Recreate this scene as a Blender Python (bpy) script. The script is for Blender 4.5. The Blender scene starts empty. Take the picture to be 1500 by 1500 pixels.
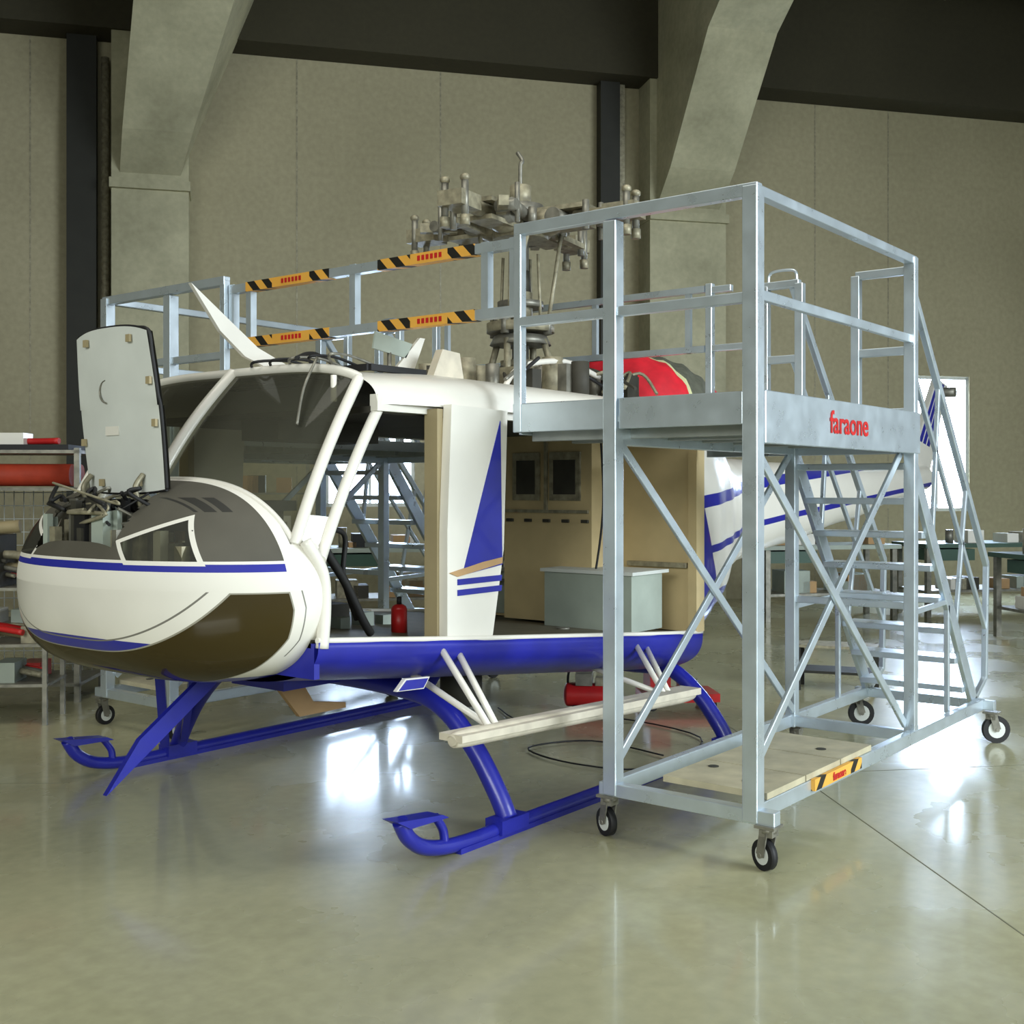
import bpy, math, random
from mathutils import Vector, Matrix
random.seed(7)
S=bpy.context.scene
VC=4.58                   # aircraft centreline (plan axes: x=aft, y=starboard)
def cam2w(x,y): 
    return (x*.616+y*.787, -x*.787+y*.616)
# ------------------------------------------------------------ materials
def lin(c):
    r=[]
    for v in c:
        v/=255.
        r.append(v/12.92 if v<=.04045 else ((v+.055)/1.055)**2.4)
    return (*r,1)
def mat(name,col,rough=.5,metal=0,var=.12,scale=6,bump=0,coat=0,rvar=0,dscale=None,emit=None):
    m=bpy.data.materials.new(name); m.use_nodes=True
    nt=m.node_tree; b=nt.nodes['Principled BSDF']
    b.inputs['Roughness'].default_value=rough; b.inputs['Metallic'].default_value=metal
    b.inputs['Coat Weight'].default_value=coat
    tc=nt.nodes.new('ShaderNodeTexCoord'); n=nt.nodes.new('ShaderNodeTexNoise')
    n.inputs['Scale'].default_value=scale; n.inputs['Detail'].default_value=6
    nt.links.new(tc.outputs['Object'],n.inputs['Vector'])
    r=nt.nodes.new('ShaderNodeValToRGB'); c=lin(col)
    r.color_ramp.elements[0].position=.3; r.color_ramp.elements[1].position=.7
    r.color_ramp.elements[0].color=(c[0]*(1-var),c[1]*(1-var),c[2]*(1-var),1)
    r.color_ramp.elements[1].color=(min(1,c[0]*(1+var)),min(1,c[1]*(1+var)),min(1,c[2]*(1+var)),1)
    nt.links.new(n.outputs['Fac'],r.inputs['Fac']); nt.links.new(r.outputs['Color'],b.inputs['Base Color'])
    if rvar:
        mr=nt.nodes.new('ShaderNodeMapRange'); mr.inputs[3].default_value=max(0,rough-rvar); mr.inputs[4].default_value=rough+rvar
        mr.inputs[1].default_value=.3; mr.inputs[2].default_value=.7
        nt.links.new(n.outputs['Fac'],mr.inputs[0]); nt.links.new(mr.outputs[0],b.inputs['Roughness'])
    if bump:
        bp=nt.nodes.new('ShaderNodeBump'); bp.inputs['Strength'].default_value=bump; bp.inputs['Distance'].default_value=.01
        n2=nt.nodes.new('ShaderNodeTexNoise'); n2.inputs['Scale'].default_value=scale*6; nt.links.new(tc.outputs['Object'],n2.inputs['Vector'])
        nt.links.new(n2.outputs['Fac'],bp.inputs['Height']); nt.links.new(bp.outputs['Normal'],b.inputs['Normal'])
    if emit:
        b.inputs['Emission Color'].default_value=lin(emit[0]); b.inputs['Emission Strength'].default_value=emit[1]
    return m
def glass(name,col,trans=.55,rough=.05):
    m=bpy.data.materials.new(name); m.use_nodes=True; nt=m.node_tree
    nt.nodes.remove(nt.nodes['Principled BSDF']); out=nt.nodes['Material Output']
    tr=nt.nodes.new('ShaderNodeBsdfTransparent'); tr.inputs[0].default_value=lin(col)
    p=nt.nodes.new('ShaderNodeBsdfPrincipled'); p.inputs['Base Color'].default_value=lin([c*.6 for c in col]); p.inputs['Roughness'].default_value=rough
    mx=nt.nodes.new('ShaderNodeMixShader'); mx.inputs[0].default_value=1-trans
    nt.links.new(tr.outputs[0],mx.inputs[1]); nt.links.new(p.outputs[0],mx.inputs[2]); nt.links.new(mx.outputs[0],out.inputs[0])
    return m
class NM:   # painted-livery helper: masks built from object coordinates
    def __init__(s,m):
        s.m=m; s.nt=m.node_tree; s.b=s.nt.nodes['Principled BSDF']
        tc=[n for n in s.nt.nodes if n.type=='TEX_COORD'][0]; sp=s.nt.nodes.new('ShaderNodeSeparateXYZ'); s.nt.links.new(tc.outputs['Object'],sp.inputs[0])
        s.x,s.y,s.z=sp.outputs; s.col=s.b.inputs['Base Color'].links[0].from_socket
    def M(s,op,a,b=None):
        n=s.nt.nodes.new('ShaderNodeMath'); n.operation=op
        for i,v in enumerate((a,b)):
            if v is None: continue
            if hasattr(v,'is_output'): s.nt.links.new(v,n.inputs[i])
            else: n.inputs[i].default_value=v
        return n.outputs[0]
    def lt(s,a,b): return s.M('LESS_THAN',a,b)
    def gt(s,a,b): return s.M('GREATER_THAN',a,b)
    def AND(s,*a):
        r=a[0]
        for q in a[1:]: r=s.M('MULTIPLY',r,q)
        return r
    def OR(s,*a):
        r=a[0]
        for q in a[1:]: r=s.M('MAXIMUM',r,q)
        return r
    def lin(s,a,ka,b,kb,c): return s.M('ADD',s.M('ADD',s.M('MULTIPLY',a,ka),s.M('MULTIPLY',b,kb)),c)
    def dist(s,A,B,P):   # signed inside distance to convex polygon
        area=sum(P[i][0]*P[(i+1)%len(P)][1]-P[(i+1)%len(P)][0]*P[i][1] for i in range(len(P)))
        sg=1 if area>0 else -1; r=None
        for i in range(len(P)):
            (x0,y0),(x1,y1)=P[i],P[(i+1)%len(P)]; L=math.hypot(x1-x0,y1-y0); nx,ny=-(y1-y0)/L*sg,(x1-x0)/L*sg
            d=s.lin(A,nx,B,ny,-(nx*x0+ny*y0)); r=d if r is None else s.M('MINIMUM',r,d)
        return r
    def paint(s,mask,col):
        mx=s.nt.nodes.new('ShaderNodeMix'); mx.data_type='RGBA'; s.nt.links.new(mask,mx.inputs[0]); s.nt.links.new(s.col,mx.inputs[6]); mx.inputs[7].default_value=lin(col); s.col=mx.outputs[2]
        s.nt.links.new(s.col,s.b.inputs['Base Color'])
    def window(s,mask,col,trans,rough=.05):
        out=s.nt.nodes['Material Output']
        tr=s.nt.nodes.new('ShaderNodeBsdfTransparent'); tr.inputs[0].default_value=lin(col)
        p=s.nt.nodes.new('ShaderNodeBsdfPrincipled'); p.inputs['Base Color'].default_value=lin([c*.6 for c in col]); p.inputs['Roughness'].default_value=rough
        a=s.nt.nodes.new('ShaderNodeMixShader'); a.inputs[0].default_value=1-trans; s.nt.links.new(tr.outputs[0],a.inputs[1]); s.nt.links.new(p.outputs[0],a.inputs[2])
        g=s.nt.nodes.new('ShaderNodeMixShader'); s.nt.links.new(mask,g.inputs[0]); s.nt.links.new(s.b.outputs[0],g.inputs[1]); s.nt.links.new(a.outputs[0],g.inputs[2]); s.nt.links.new(g.outputs[0],out.inputs[0])
BL=(30,36,150)
ALU=mat('brushed_aluminium',(206,218,228),.31,.68,.05,9,rvar=.05)
ALUD=mat('aluminium_deck',(170,175,172),.45,.6,.1,9)
WHITE=mat('white_paint',(230,227,218),.32,0,.05,3,coat=.3)
BLUE=mat('blue_paint',BL,.38,0,.15,5,coat=.2)
DGREY=mat('antiglare_grey',(80,78,70),.7,0,.12,5)
TAN=mat('cabin_tan',(200,180,136),.6,0,.1,4)
TANP=mat('shaded_post_tan',(160,146,112),.6,0,.1,4)  # cabin tan darkened, door post shading put into the colour; also small fittings
TAN2=mat('cabin_panel_grey',(160,170,160),.6,0,.12,4)
DARK=mat('dark_interior',(56,54,46),.7,0,.25,7)
FLOORC=mat('cabin_floor',(100,94,76),.6,0,.2,8)
BLACK=mat('black_rubber',(22,22,24),.6,0,.2,8)
STEEL=mat('dull_steel',(130,128,118),.45,.5,.3,14)
OIL=mat('oily_alloy',(150,144,122),.5,.3,.35,20)
LIDG=mat('panel_inner_grey',(210,214,210),.5,0,.06,4)
RED=mat('red_cloth',(200,22,40),.7,0,.2,9)
REDP=mat('red_paint',(190,34,34),.4,0,.15,6)
GRNC=mat('quilted_cover_grey',(84,86,74),.8,0,.25,18,bump=.4)
YEL=mat('barrier_yellow',(228,170,72),.5,0,.06,5)
TRIM=mat('cover_pale_trim',(196,196,150),.7,0,.1,12)
WOOD=mat('plywood_board',(184,176,148),.65,0,.18,7)
PADW=mat('step_fibreglass',(206,198,180),.55,0,.12,12)
GREEND=mat('bench_green',(54,84,70),.5,0,.1,5)
ORNG=mat('orange_brown',(196,70,44),.6,0,.2,6)
CARD=mat('cardboard',(180,146,104),.8,0,.1,6)
WGL=glass('windshield_glass',(176,176,156),.66,.04)
SMG=glass('smoked_glass',(70,70,60),.4,.05)
def stripe_mat():
    m=mat('hazard_stripes',(228,170,72),.5,0,.05); k=NM(m)
    s=k.M('SUBTRACT',k.M('ADD',k.x,k.y),k.z); s=k.M('FRACT',k.M('MULTIPLY',s,1/.13)); k.paint(k.gt(s,.5),(28,26,22)); return m
STRIPE=stripe_mat()
# ------------------------------------------------------------ mesh builder
class MB:
    def __init__(s): s.v=[];s.f=[];s.m=[];s.sm=[];s.mats=[]
    def mi(s,m):
        if m not in s.mats: s.mats.append(m)
        return s.mats.index(m)
    def add(s,vs,fs,m,smooth=False):
        o=len(s.v); s.v+= [tuple(p) for p in vs]
        single=not isinstance(m,list)
        for k,f in enumerate(fs):
            s.f.append([i+o for i in f]); s.m.append(s.mi(m if single else m[k])); s.sm.append(smooth)
    def box(s,lo,hi,m):
        x0,y0,z0=[min(a,b) for a,b in zip(lo,hi)];x1,y1,z1=[max(a,b) for a,b in zip(lo,hi)]
        s.add([(x0,y0,z0),(x1,y0,z0),(x1,y1,z0),(x0,y1,z0),(x0,y0,z1),(x1,y0,z1),(x1,y1,z1),(x0,y1,z1)],
              [(3,2,1,0),(4,5,6,7),(0,1,5,4),(1,2,6,5),(2,3,7,6),(3,0,4,7)],m)
    def beam(s,a,b,w,h,m,up=(0,0,1)):
        a=Vector(a);b=Vector(b);d=(b-a).normalized();u=Vector(up)
        if abs(d.dot(u))>.98:u=Vector((1,0,0))
        r=d.cross(u).normalized();u=r.cross(d).normalized();r*=w/2;u*=h/2
        vs=[a-r-u,a+r-u,a+r+u,a-r+u,b-r-u,b+r-u,b+r+u,b-r+u]
        s.add(vs,[(0,1,2,3),(7,6,5,4),(0,4,5,1),(1,5,6,2),(2,6,7,3),(3,7,4,0)],m)
    def cyl(s,a,b,r0,m,r1=None,n=16,cap=True):
        if r1 is None:r1=r0
        a=Vector(a);b=Vector(b);d=(b-a).normalized();u=Vector((0,0,1)) if abs(d.z)<.95 else Vector((1,0,0))
        r=d.cross(u).normalized();u=r.cross(d)
        vs=[];
        for p,R in((a,r0),(b,r1)):
            for i in range(n):
                t=2*math.pi*i/n; vs.append(p+r*(R*math.cos(t))+u*(R*math.sin(t)))
        s.add(vs,[(i,(i+1)%n,n+(i+1)%n,n+i) for i in range(n)],m,True)
        if cap: s.add(vs[:n],[tuple(range(n))[::-1]],m); s.add(vs[n:],[tuple(range(n))],m)
    def tube(s,pts,r,m,n=10,rs=None):
        pts=[Vector(p) for p in pts]; 
        P=[pts[0]]+pts+[pts[-1]]; out=[];R=[]
        for i in range(1,len(P)-2):
            for k in range(6):
                t=k/6; p0,p1,p2,p3=P[i-1],P[i],P[i+1],P[i+2]
                out.append(.5*((2*p1)+(p2-p0)*t+(2*p0-5*p1+4*p2-p3)*t*t+(3*p1-p0-3*p2+p3)*t**3))
                R.append((rs[i-1]*(1-t)+rs[i]*t) if rs else r)
        out.append(pts[-1]);R.append(rs[-1] if rs else r)
        vs=[];nrm=None
        for i,p in enumerate(out):
            d=(out[min(i+1,len(out)-1)]-out[max(i-1,0)]).normalized()
            if nrm is None:
                nrm=d.cross(Vector((0,0,1)) if abs(d.z)<.9 else Vector((1,0,0))).normalized()
            nrm=(nrm-d*nrm.dot(d)).normalized(); bn=d.cross(nrm)
            for k in range(n):
                a=2*math.pi*k/n; vs.append(p+nrm*(R[i]*math.cos(a))+bn*(R[i]*math.sin(a)))
        fs=[(i*n+k,i*n+(k+1)%n,(i+1)*n+(k+1)%n,(i+1)*n+k) for i in range(len(out)-1) for k in range(n)]
        s.add(vs,fs,m,True); L=len(vs)
        s.add(vs[:n],[tuple(range(n))[::-1]],m); s.add(vs[L-n:],[tuple(range(n))],m)
    def grid(s,rows,m,smooth=True,fn=None,closed=False):
        n=len(rows[0]); vs=[p for r in rows for p in r]; fs=[];ms=[]
        for i in range(len(rows)-1):
            for k in range(n if closed else n-1):
                f=(i*n+k,i*n+(k+1)%n,(i+1)*n+(k+1)%n,(i+1)*n+k)
                if fn:
                    c=[sum(vs[j][q] for j in f)/4 for q in range(3)]; mm=fn(*c)
                    if mm is None: continue
                else: mm=m
                fs.append(f);ms.append(mm)
        s.add(vs,fs,ms,smooth)
    def prism(s,poly,ext,m):
        n=len(poly);e=Vector(ext); vs=[Vector(p) for p in poly]+[Vector(p)+e for p in poly]
        s.add(vs,[tuple(range(n))[::-1],tuple(range(n,2*n))]+[(i,(i+1)%n,n+(i+1)%n,n+i) for i in range(n)],m)
    def ell(s,c,r,m,n=20,fn=None):
        rows=[]
        for i in range(n//2+1):
            a=math.pi*i/(n//2)
            rows.append([(c[0]+r[0]*math.sin(a)*math.cos(2*math.pi*k/n),c[1]+r[1]*math.sin(a)*math.sin(2*math.pi*k/n),c[2]+r[2]*math.cos(a)) for k in range(n)])
        s.grid(rows,m,True,fn,True)
    def obj(s,name,parent=None,bevel=0):
        me=bpy.data.meshes.new(name); me.from_pydata(s.v,[],s.f)
        for m in s.mats: me.materials.append(m)
        me.polygons.foreach_set('material_index',s.m); me.polygons.foreach_set('use_smooth',s.sm)
        me.update(); me.validate()
        import bmesh
        bm=bmesh.new(); bm.from_mesh(me); bmesh.ops.remove_doubles(bm,verts=bm.verts,dist=1e-5) if any(s.sm) and not bevel else None
        bmesh.ops.recalc_face_normals(bm,faces=bm.faces); bm.to_mesh(me); bm.free()
        o=bpy.data.objects.new(name,me); S.collection.objects.link(o)
        if bevel:
            b=o.modifiers.new('bevel','BEVEL'); b.width=bevel;b.segments=2;b.limit_method='ANGLE'
        if parent:o.parent=parent
        return o
def empty(name,loc=(0,0,0)):
    e=bpy.data.objects.new(name,None); S.collection.objects.link(e); e.empty_display_size=.2; e.location=loc; return e
def lerp(a,b,t): return a+(b-a)*t
def interp(T,x):
    if x<=T[0][0]: return T[0][1]
    for (a,b),(c,d) in zip(T,T[1:]):
        if x<=c:
            t=(x-a)/(c-a); t=t*t*(3-2*t)*.5+t*.5
            return b+(d-b)*t
    return T[-1][1]
def text(body,loc,rot,size,m,name,parent,sx=1):
    c=bpy.data.curves.new(name,'FONT'); c.body=body; c.size=size; c.extrude=.001; c.offset=.002; c.align_x='CENTER'; c.align_y='CENTER'; c.materials.append(m)
    o=bpy.data.objects.new(name,c); S.collection.objects.link(o); o.location=loc;o.rotation_euler=rot;o.scale=(sx,1,1); o.parent=parent
# ============================================================ HELICOPTER
H=empty('helicopter')
NL=.62
def q_(u): return max(0,min(1,(3.35-u)/NL))
def wn(u): return .98*max(0,1-q_(u)**2.1)**.5 if u<3.35 else interp([(3.35,.98),(4.2,1.05),(6.0,1.06),(6.5,1.02)],u)
def hb(u): return .44*max(0,1-q_(u)**3.0)**.42
def ht(u): return .47*max(0,1-q_(u)**2.4)**.6
ZE=1.18
NLOW=mat('nose_livery',(230,227,218),.3,0,.04,3,coat=.35); k=NM(NLOW)
k.paint(k.OR(k.AND(k.lt(k.x,2.97),k.lt(k.lin(k.z,1,k.x,.12,-1.30),0)),k.lt(k.z,.80)),BL)
BUB=[(3.17,1.17),(3.19,1.10),(3.19,.98),(3.14,.85),(3.05,.73),(2.64,.66),(2.985,1.17)]
d=k.dist(k.x,k.z,BUB)
k.paint(k.AND(k.gt(d,-.056),k.lt(d,-.050),k.gt(k.z,.9)),(120,118,110))
k.paint(k.AND(k.gt(d,-.006),k.lt(d,0)),(150,146,132))
k.window(k.gt(d,0),(122,102,50),.35,.06)
NU=80
us=[3.35-NL*math.sin(math.pi/2*i/NU) for i in range(NU+1)]
m=MB(); rows=[]
for u in us:
    w,h=wn(u),hb(u); r=[]
    for j in range(-50,51):
        a=math.pi/2*j/50; r.append((u,VC+math.copysign(w*abs(math.sin(a))**.55,a),ZE-h*max(0,math.cos(a))**.8))
    rows.append(r)
m.grid(rows,NLOW)
m.obj('nose_lower_shell',H)
NUP=mat('nose_antiglare_livery',(84,81,72),.65,0,.1,5); k=NM(NUP)
k.paint(k.lt(k.z,1.302),(230,227,218)); k.paint(k.AND(k.gt(k.z,1.258),k.lt(k.z,1.290)),BL)
k.paint(k.gt(k.x,3.17),(230,227,218))
ya=k.M('ABSOLUTE',k.M('SUBTRACT',k.y,VC))
QW=[(.36,1.283),(.27,1.38),(.57,1.49),(.71,1.283)]
d=k.dist(ya,k.z,QW); fr_=k.lt(k.x,3.04)
k.paint(k.AND(k.gt(d,0),fr_),(230,227,218))
d2=k.dist(k.x,k.z,[(2.99,1.50),(3.09,1.50),(3.09,1.56),(2.99,1.56)])
k.paint(k.AND(k.gt(d2,0),k.gt(k.M('FRACT',k.M('MULTIPLY',k.x,22)),.3),k.lt(k.y,4.5)),(40,40,36))
k.window(k.AND(k.gt(d,.018),fr_),(190,190,176),.75)
def nose_up(u,v,z):
    y=abs(v-VC)
    if u>3.22 and z>1.37: return None
    if 2.79<u<3.07 and v>VC-.27 and v<VC+.33 and z>1.3: return None
    return NUP
m=MB(); rows=[]
for u in us:
    w,h=wn(u),ht(u); r=[]
    for j in range(-60,61):
        b=math.pi/2*(1-abs(j)/60); r.append((u,VC+math.copysign(w*max(0,math.cos(b))**.6,j),ZE+h*math.sin(b)**1.15))
    rows.append(r)
m.grid(rows,NUP,True,nose_up)
m.obj('nose_upper_shell',H)
m=MB()
for sg in(-1,1):
    Y=VC+sg*.965
    m.tube([(3.33,Y,.93),(3.345,Y,1.1),(3.33,Y,1.25),(3.27,VC+sg*.93,1.38)],.028,WHITE)
m.box((3.3,VC-.93,.93),(3.34,VC+.93,1.25),DARK)
for i in range(40):
    a=random.uniform(2.80,3.02);b=VC+random.uniform(-.27,.28);c=random.uniform(1.40,1.56)
    s_=random.uniform(.02,.07)
    m.box((a,b,1.28),(a+s_,b+s_*1.3,c),random.choice([DARK,OIL,STEEL,BLACK,TAN2]))
for i in range(26):   # instruments seen through the quarter light
    a=random.uniform(2.86,3.06);b=random.uniform(3.92,4.3); m.box((a,b,1.22),(a+.04,b+.05,1.30+random.random()*.14),random.choice([OIL,WHITE,BLACK,STEEL,CARD,LIDG]))
for i in range(16):
    p=Vector((random.uniform(2.80,3.0),VC+random.uniform(-.25,.3),random.uniform(1.48,1.58)))
    pts=[p+Vector((random.uniform(-.06,.06),random.uniform(-.14,.16),random.uniform(-.05,.05)))*j/1.5 for j in range(4)]
    m.tube(pts,random.choice([.005,.007,.009]),random.choice([OIL,BLACK,STEEL,DARK,OIL]),n=6)
m.obj('avionics_bay',H)
# open nose access door
m=MB()
def lid(s,t,off):
    return (3.0-.10*t+off+.02*s*s, VC-.03+s*(.285+.02*math.sin(t*3.1)-.02*t)-.03*t, 1.60+.70*t-.03*abs(s)**3*(1 if t>.5 else -.5)-.02*(1-t))
rows=[[lid(-1+2*j/16,i/16,0) for j in range(17)] for i in range(17)]
m.grid(rows,LIDG)
rows=[[lid(-1+2*j/16,i/16,.03) for j in range(17)] for i in range(17)]
m.grid(rows,DGREY)
edge=[lid(-1,i/8,.01) for i in range(9)]+[lid(-1+2*j/8,1,.01) for j in range(1,9)]+[lid(1,1-i/8,.01) for i in range(1,9)]+[lid(1-2*j/8,0,.01) for j in range(1,9)]
m.tube(edge,.009,BLACK,n=6)
for s_,t in((-.6,.93),(.6,.93),(-.93,.7),(.93,.3),(-.93,.4),(.5,.06),(-.5,.06)):
    p=Vector(lid(s_,t,-.01)); m.box(p-Vector((.008,.014,.016)),p+Vector((.004,.014,.016)),TANP)
rt=[Vector(lid(.15,.62,-.004))+Vector((0,.05*math.cos(a),.05*math.sin(a))) for a in [i*.5 for i in range(-3,4)]]
m.tube(rt,.004,STEEL,n=5); p=Vector(lid(.1,.38,-.002)); m.box(p-Vector((.002,.05,.02)),p+Vector((.002,.05,.02)),WHITE)
for y in(-.2,.2): m.tube([(2.98,VC+y,1.52),(2.95,VC+y,1.6),(2.99,VC+y,1.66)],.012,OIL,n=6)
m.obj('nose_access_door',H)
# windshield
m=MB(); fr=MB()
wr,Hr=.90,.17
def botp(b,sg): 
    return Vector((3.21+.06*(1-math.sin(b)),VC+sg*.955*max(0,math.cos(b))**.6,ZE+.455*math.sin(b)**1.15))
def topp(b,sg): 
    return Vector((3.64+.08*(1-math.sin(b)),VC+sg*wr*max(0,math.cos(b))**.5*.97,1.99+Hr*math.sin(b)**.6))
BU=Vector((-.02,0,.008))
for sg in(-1,1):
    bs=[math.radians(27+63*j/14) for j in range(15)]
    rows=[]
    for i in range(13):
        t=i/12; rows.append([tuple(botp(b,sg).lerp(topp(b,sg),t)+BU*math.sin(math.pi*t)) for b in bs])
    m.grid(rows,WGL)
    for rr,w in((rows[0],.018),(rows[-1],.024)): fr.tube(rr,w,WHITE,n=8)
    E=[Vector(r[0]) for r in rows]
    fr.tube(E,.026,WHITE,n=10)
    E2=[p+Vector((.14+.03*i/12,sg*(.03-.0*i),-.015+.0*i)) for i,p in enumerate(E)]
    fr.tube([Vector((3.33,VC+sg*.955,1.30))]+E2,.026,WHITE,n=10)
    for i in(0,1): fr.add([E[i],E2[i],E2[i+1],E[i+1]],[(0,1,2,3)],WHITE)
cp=[(Vector(botp(math.pi/2,1)).lerp(topp(math.pi/2,1),i/12)+BU*1.2*math.sin(math.pi*i/12)) for i in range(13)]
fr.tube(cp,.034,WHITE,n=8)
for sg in(-1,1):
    a=topp(math.radians(60),sg)+Vector((-.03,0,.05)); b=botp(math.radians(50),sg).lerp(topp(math.radians(50),sg),.55)+Vector((-.05,0,.02))
    fr.tube([a,a.lerp(b,.5)+Vector((-.02,0,.01)),b],.007,STEEL,n=6)
    a=topp(math.radians(45),sg)+Vector((-.05,0,-.02)); fr.cyl(tuple(a),tuple(a-Vector((0,0,.12))),.014,WHITE)
m.obj('windshield',H); fr.obj('windshield_frame',H)
# lower hull
sill=lambda u:.955-.085*(u-3.35)
zb=lambda u:.74-.105*(u-3.35)
m=MB(); rows=[]
for i in range(41):
    u=3.3+3.2*i/40; w=wn(u); r=[]
    for j in range(-24,25):
        a=math.pi/2*j/24; r.append((u,VC+math.copysign(w*abs(math.sin(a))**.5,a),sill(u)-(sill(u)-zb(u))*max(0,math.cos(a))**.75))
    rows.append(r)
m.grid(rows,BLUE)
ed=[r[0] for r in rows]; ed2=[r[-1] for r in rows]
m.grid([list(ed),list(ed2)],FLOORC,False)
for E,sg in((ed,-1),(ed2,1)):
    m.tube([(p[0],p[1]-sg*.01,p[2]+.006) for p in E[::4]],.013,WHITE,n=8)
m.box((3.3,VC-.95,.80),(3.33,VC+.95,.95),BLUE)
m.prism([(3.72,3.56,.70),(3.9,3.56,.69),(3.94,3.56,.74),(3.78,3.56,.75)],(0,.02,0),WHITE)
m.prism([(3.735,3.555,.703),(3.892,3.555,.696),(3.925,3.555,.735),(3.785,3.555,.743)],(0,.02,0),BLUE)
m.obj('lower_hull',H)
# roof
m=MB(); rows=[]
def roofsec(u,n=24):
    w=interp([(3.6,.90),(4.2,.98),(5.9,1.0),(6.5,.98)],u); h=interp([(3.6,.17),(4.3,.20),(6.5,.18)],u)
    r=[]
    for j in range(-n,n+1):
        b=math.pi/2*(1-abs(j)/n); r.append((u+.08*(1-math.sin(b))*(1 if u<3.8 else 0),VC+math.copysign(w*max(0,math.cos(b))**.5,j),1.98+h*math.sin(b)**.6))
    return r
uu=[3.64]+[3.7+i*.1 for i in range(29)]
rows=[roofsec(u) for u in uu]
def roofm(u,v,z):
    y=abs(v-VC)
    if 3.86<u<4.22 and .2<y<.72: return SMG
    return WHITE
m.grid(rows,WHITE,True,roofm)
m.box((3.72,VC-.86,1.94),(6.5,VC+.86,1.97),DARK)
for sg in(-1,1):
    m.beam((3.72,VC+sg*.88,1.985),(6.5,VC+sg*.99,1.975),.05,.075,WHITE)
    for a,b in(((3.85,.2),(3.85,.72)),((4.23,.2),(4.23,.72)),((3.85,.2),(4.23,.2)),((3.85,.72),(4.23,.72))):
        m.beam((a[0],VC+sg*a[1],2.165),(b[0],VC+sg*b[1],2.165),.03,.03,BLACK)
m.obj('cabin_roof',H)
# doorposts & painted panel
m=MB()
for sg in(-1,1):
    Y=VC+sg*1.03; o=-sg
    F=lambda u,z,d=0:(u,Y+sg*d,z)
    m.prism([F(4.05,.89),F(4.38,.865),F(4.47,1.3),F(4.50,1.98),F(4.08,1.99),F(4.05,1.4)],(0,o*.05,0),WHITE)
    m.prism([F(4.44,1.93,.004),F(4.155,1.19,.004),F(4.455,1.225,.004)],(0,o*.01,0),BLUE)
    m.prism([F(4.06,1.205,.006),F(4.12,1.185,.006),F(4.452,1.232,.006),F(4.455,1.262,.006),F(4.3,1.245,.006)],(0,o*.01,0),CARD)
    for z0 in(1.145,1.095):
        m.prism([F(4.12,z0,.004),F(4.447,z0+.002,.004),F(4.452,z0+.03,.004),F(4.12,z0+.028,.004)],(0,o*.01,0),BLUE)
    m.box((4.035,Y+o*.05,.88),(4.075,Y+o*.13,1.97),TANP)
    m.box((6.4,Y,.7),(6.5,Y+o*.06,1.98),TAN)
m.obj('door_posts',H)
# cabin interior
m=MB()
m.box((6.42,3.6,.70),(6.46,5.55,1.97),TAN)
m.box((6.40,4.75,.72),(6.425,5.5,1.95),TAN2)
m.box((6.05,4.1,.74),(6.42,4.8,1.95),TAN)
for a,b in((4.18,4.42),(4.5,4.72)):
    m.box((6.035,a,1.52),(6.052,b,1.83),OIL); m.box((6.03,a+.035,1.56),(6.05,b-.035,1.78),DARK)
m.box((6.03,4.12,1.44),(6.055,4.78,1.46),OIL); m.box((6.03,4.44,1.46),(6.055,4.46,1.9),OIL)
for y in(4.15,4.3,4.45,4.6,4.75): m.box((6.03,y-.03,1.38),(6.06,y+.02,1.40),DARK)
m.box((5.85,3.68,.74),(6.2,4.32,1.08),TAN2); m.box((5.83,3.66,1.08),(6.25,4.34,1.1),LIDG)
m.box((6.38,3.62,1.1),(6.43,4.05,1.13),OIL)
for i in range(26):
    a=4.83+.6*random.random(); z=random.uniform(.85,1.6); m.box((6.33,a,z),(6.41,a+random.uniform(.02,.08),z+random.uniform(.03,.1)),random.choice([STEEL,OIL,WHITE,DARK]))
for z in(.95,1.2,1.5): m.box((6.3,4.82,z),(6.41,5.45,z+.012),STEEL)
m.tube([(6.0,4.0,1.95),(6.0,3.98,1.5),(5.98,4.02,1.1),(5.9,4.05,.78)],.008,BLACK,n=6)
for p in((5.2,4.4),(5.6,4.0),(4.9,5.0)): m.cyl((p[0],p[1],sill(p[0])),(p[0],p[1],sill(p[0])+.012),.04,STEEL)
m.box((3.3,VC-.62,1.18),(3.42,VC+.62,1.52),DARK); m.box((3.27,VC-.66,1.50),(3.46,VC+.66,1.545),BLACK)
m.box((3.42,VC-.15,.93),(3.95,VC+.15,1.15),DARK)
for i in range(8):
    m.cyl((3.42,VC-.52+i*.15,1.40),(3.425,VC-.52+i*.15,1.40),.045,OIL,n=16); m.cyl((3.42,VC-.52+i*.15,1.28),(3.425,VC-.52+i*.15,1.28),.045,STEEL,n=16)
m.box((3.8,VC-.14,1.84),(4.5,VC+.14,1.95),DARK)
for y in(-.5,.55):
    m.tube([(3.62,VC+y,.94),(3.62,VC+y,1.15),(3.70,VC+y+.03,1.35)],.014,BLACK); m.ell((3.7,VC+y+.03,1.38),(.02,.02,.05),BLACK,10)
m.tube([(3.52,3.75,1.42),(3.47,3.76,1.36),(3.62,3.78,1.18),(3.75,3.80,1.0),(3.82,3.82,.93)],.02,BLACK)
m.tube([(3.52,3.75,1.42),(3.62,3.78,1.38),(3.63,3.8,1.2),(3.74,3.83,1.0)],.012,BLACK)
for i in range(12):
    a=random.uniform(3.9,4.9);b=random.uniform(4.2,5.2);s_=random.uniform(.06,.16); m.box((a,b,sill(a)-.01),(a+s_,b+s_,sill(a)+s_*.8),random.choice([CARD,OIL,DARK,TAN2,WHITE]))
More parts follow.
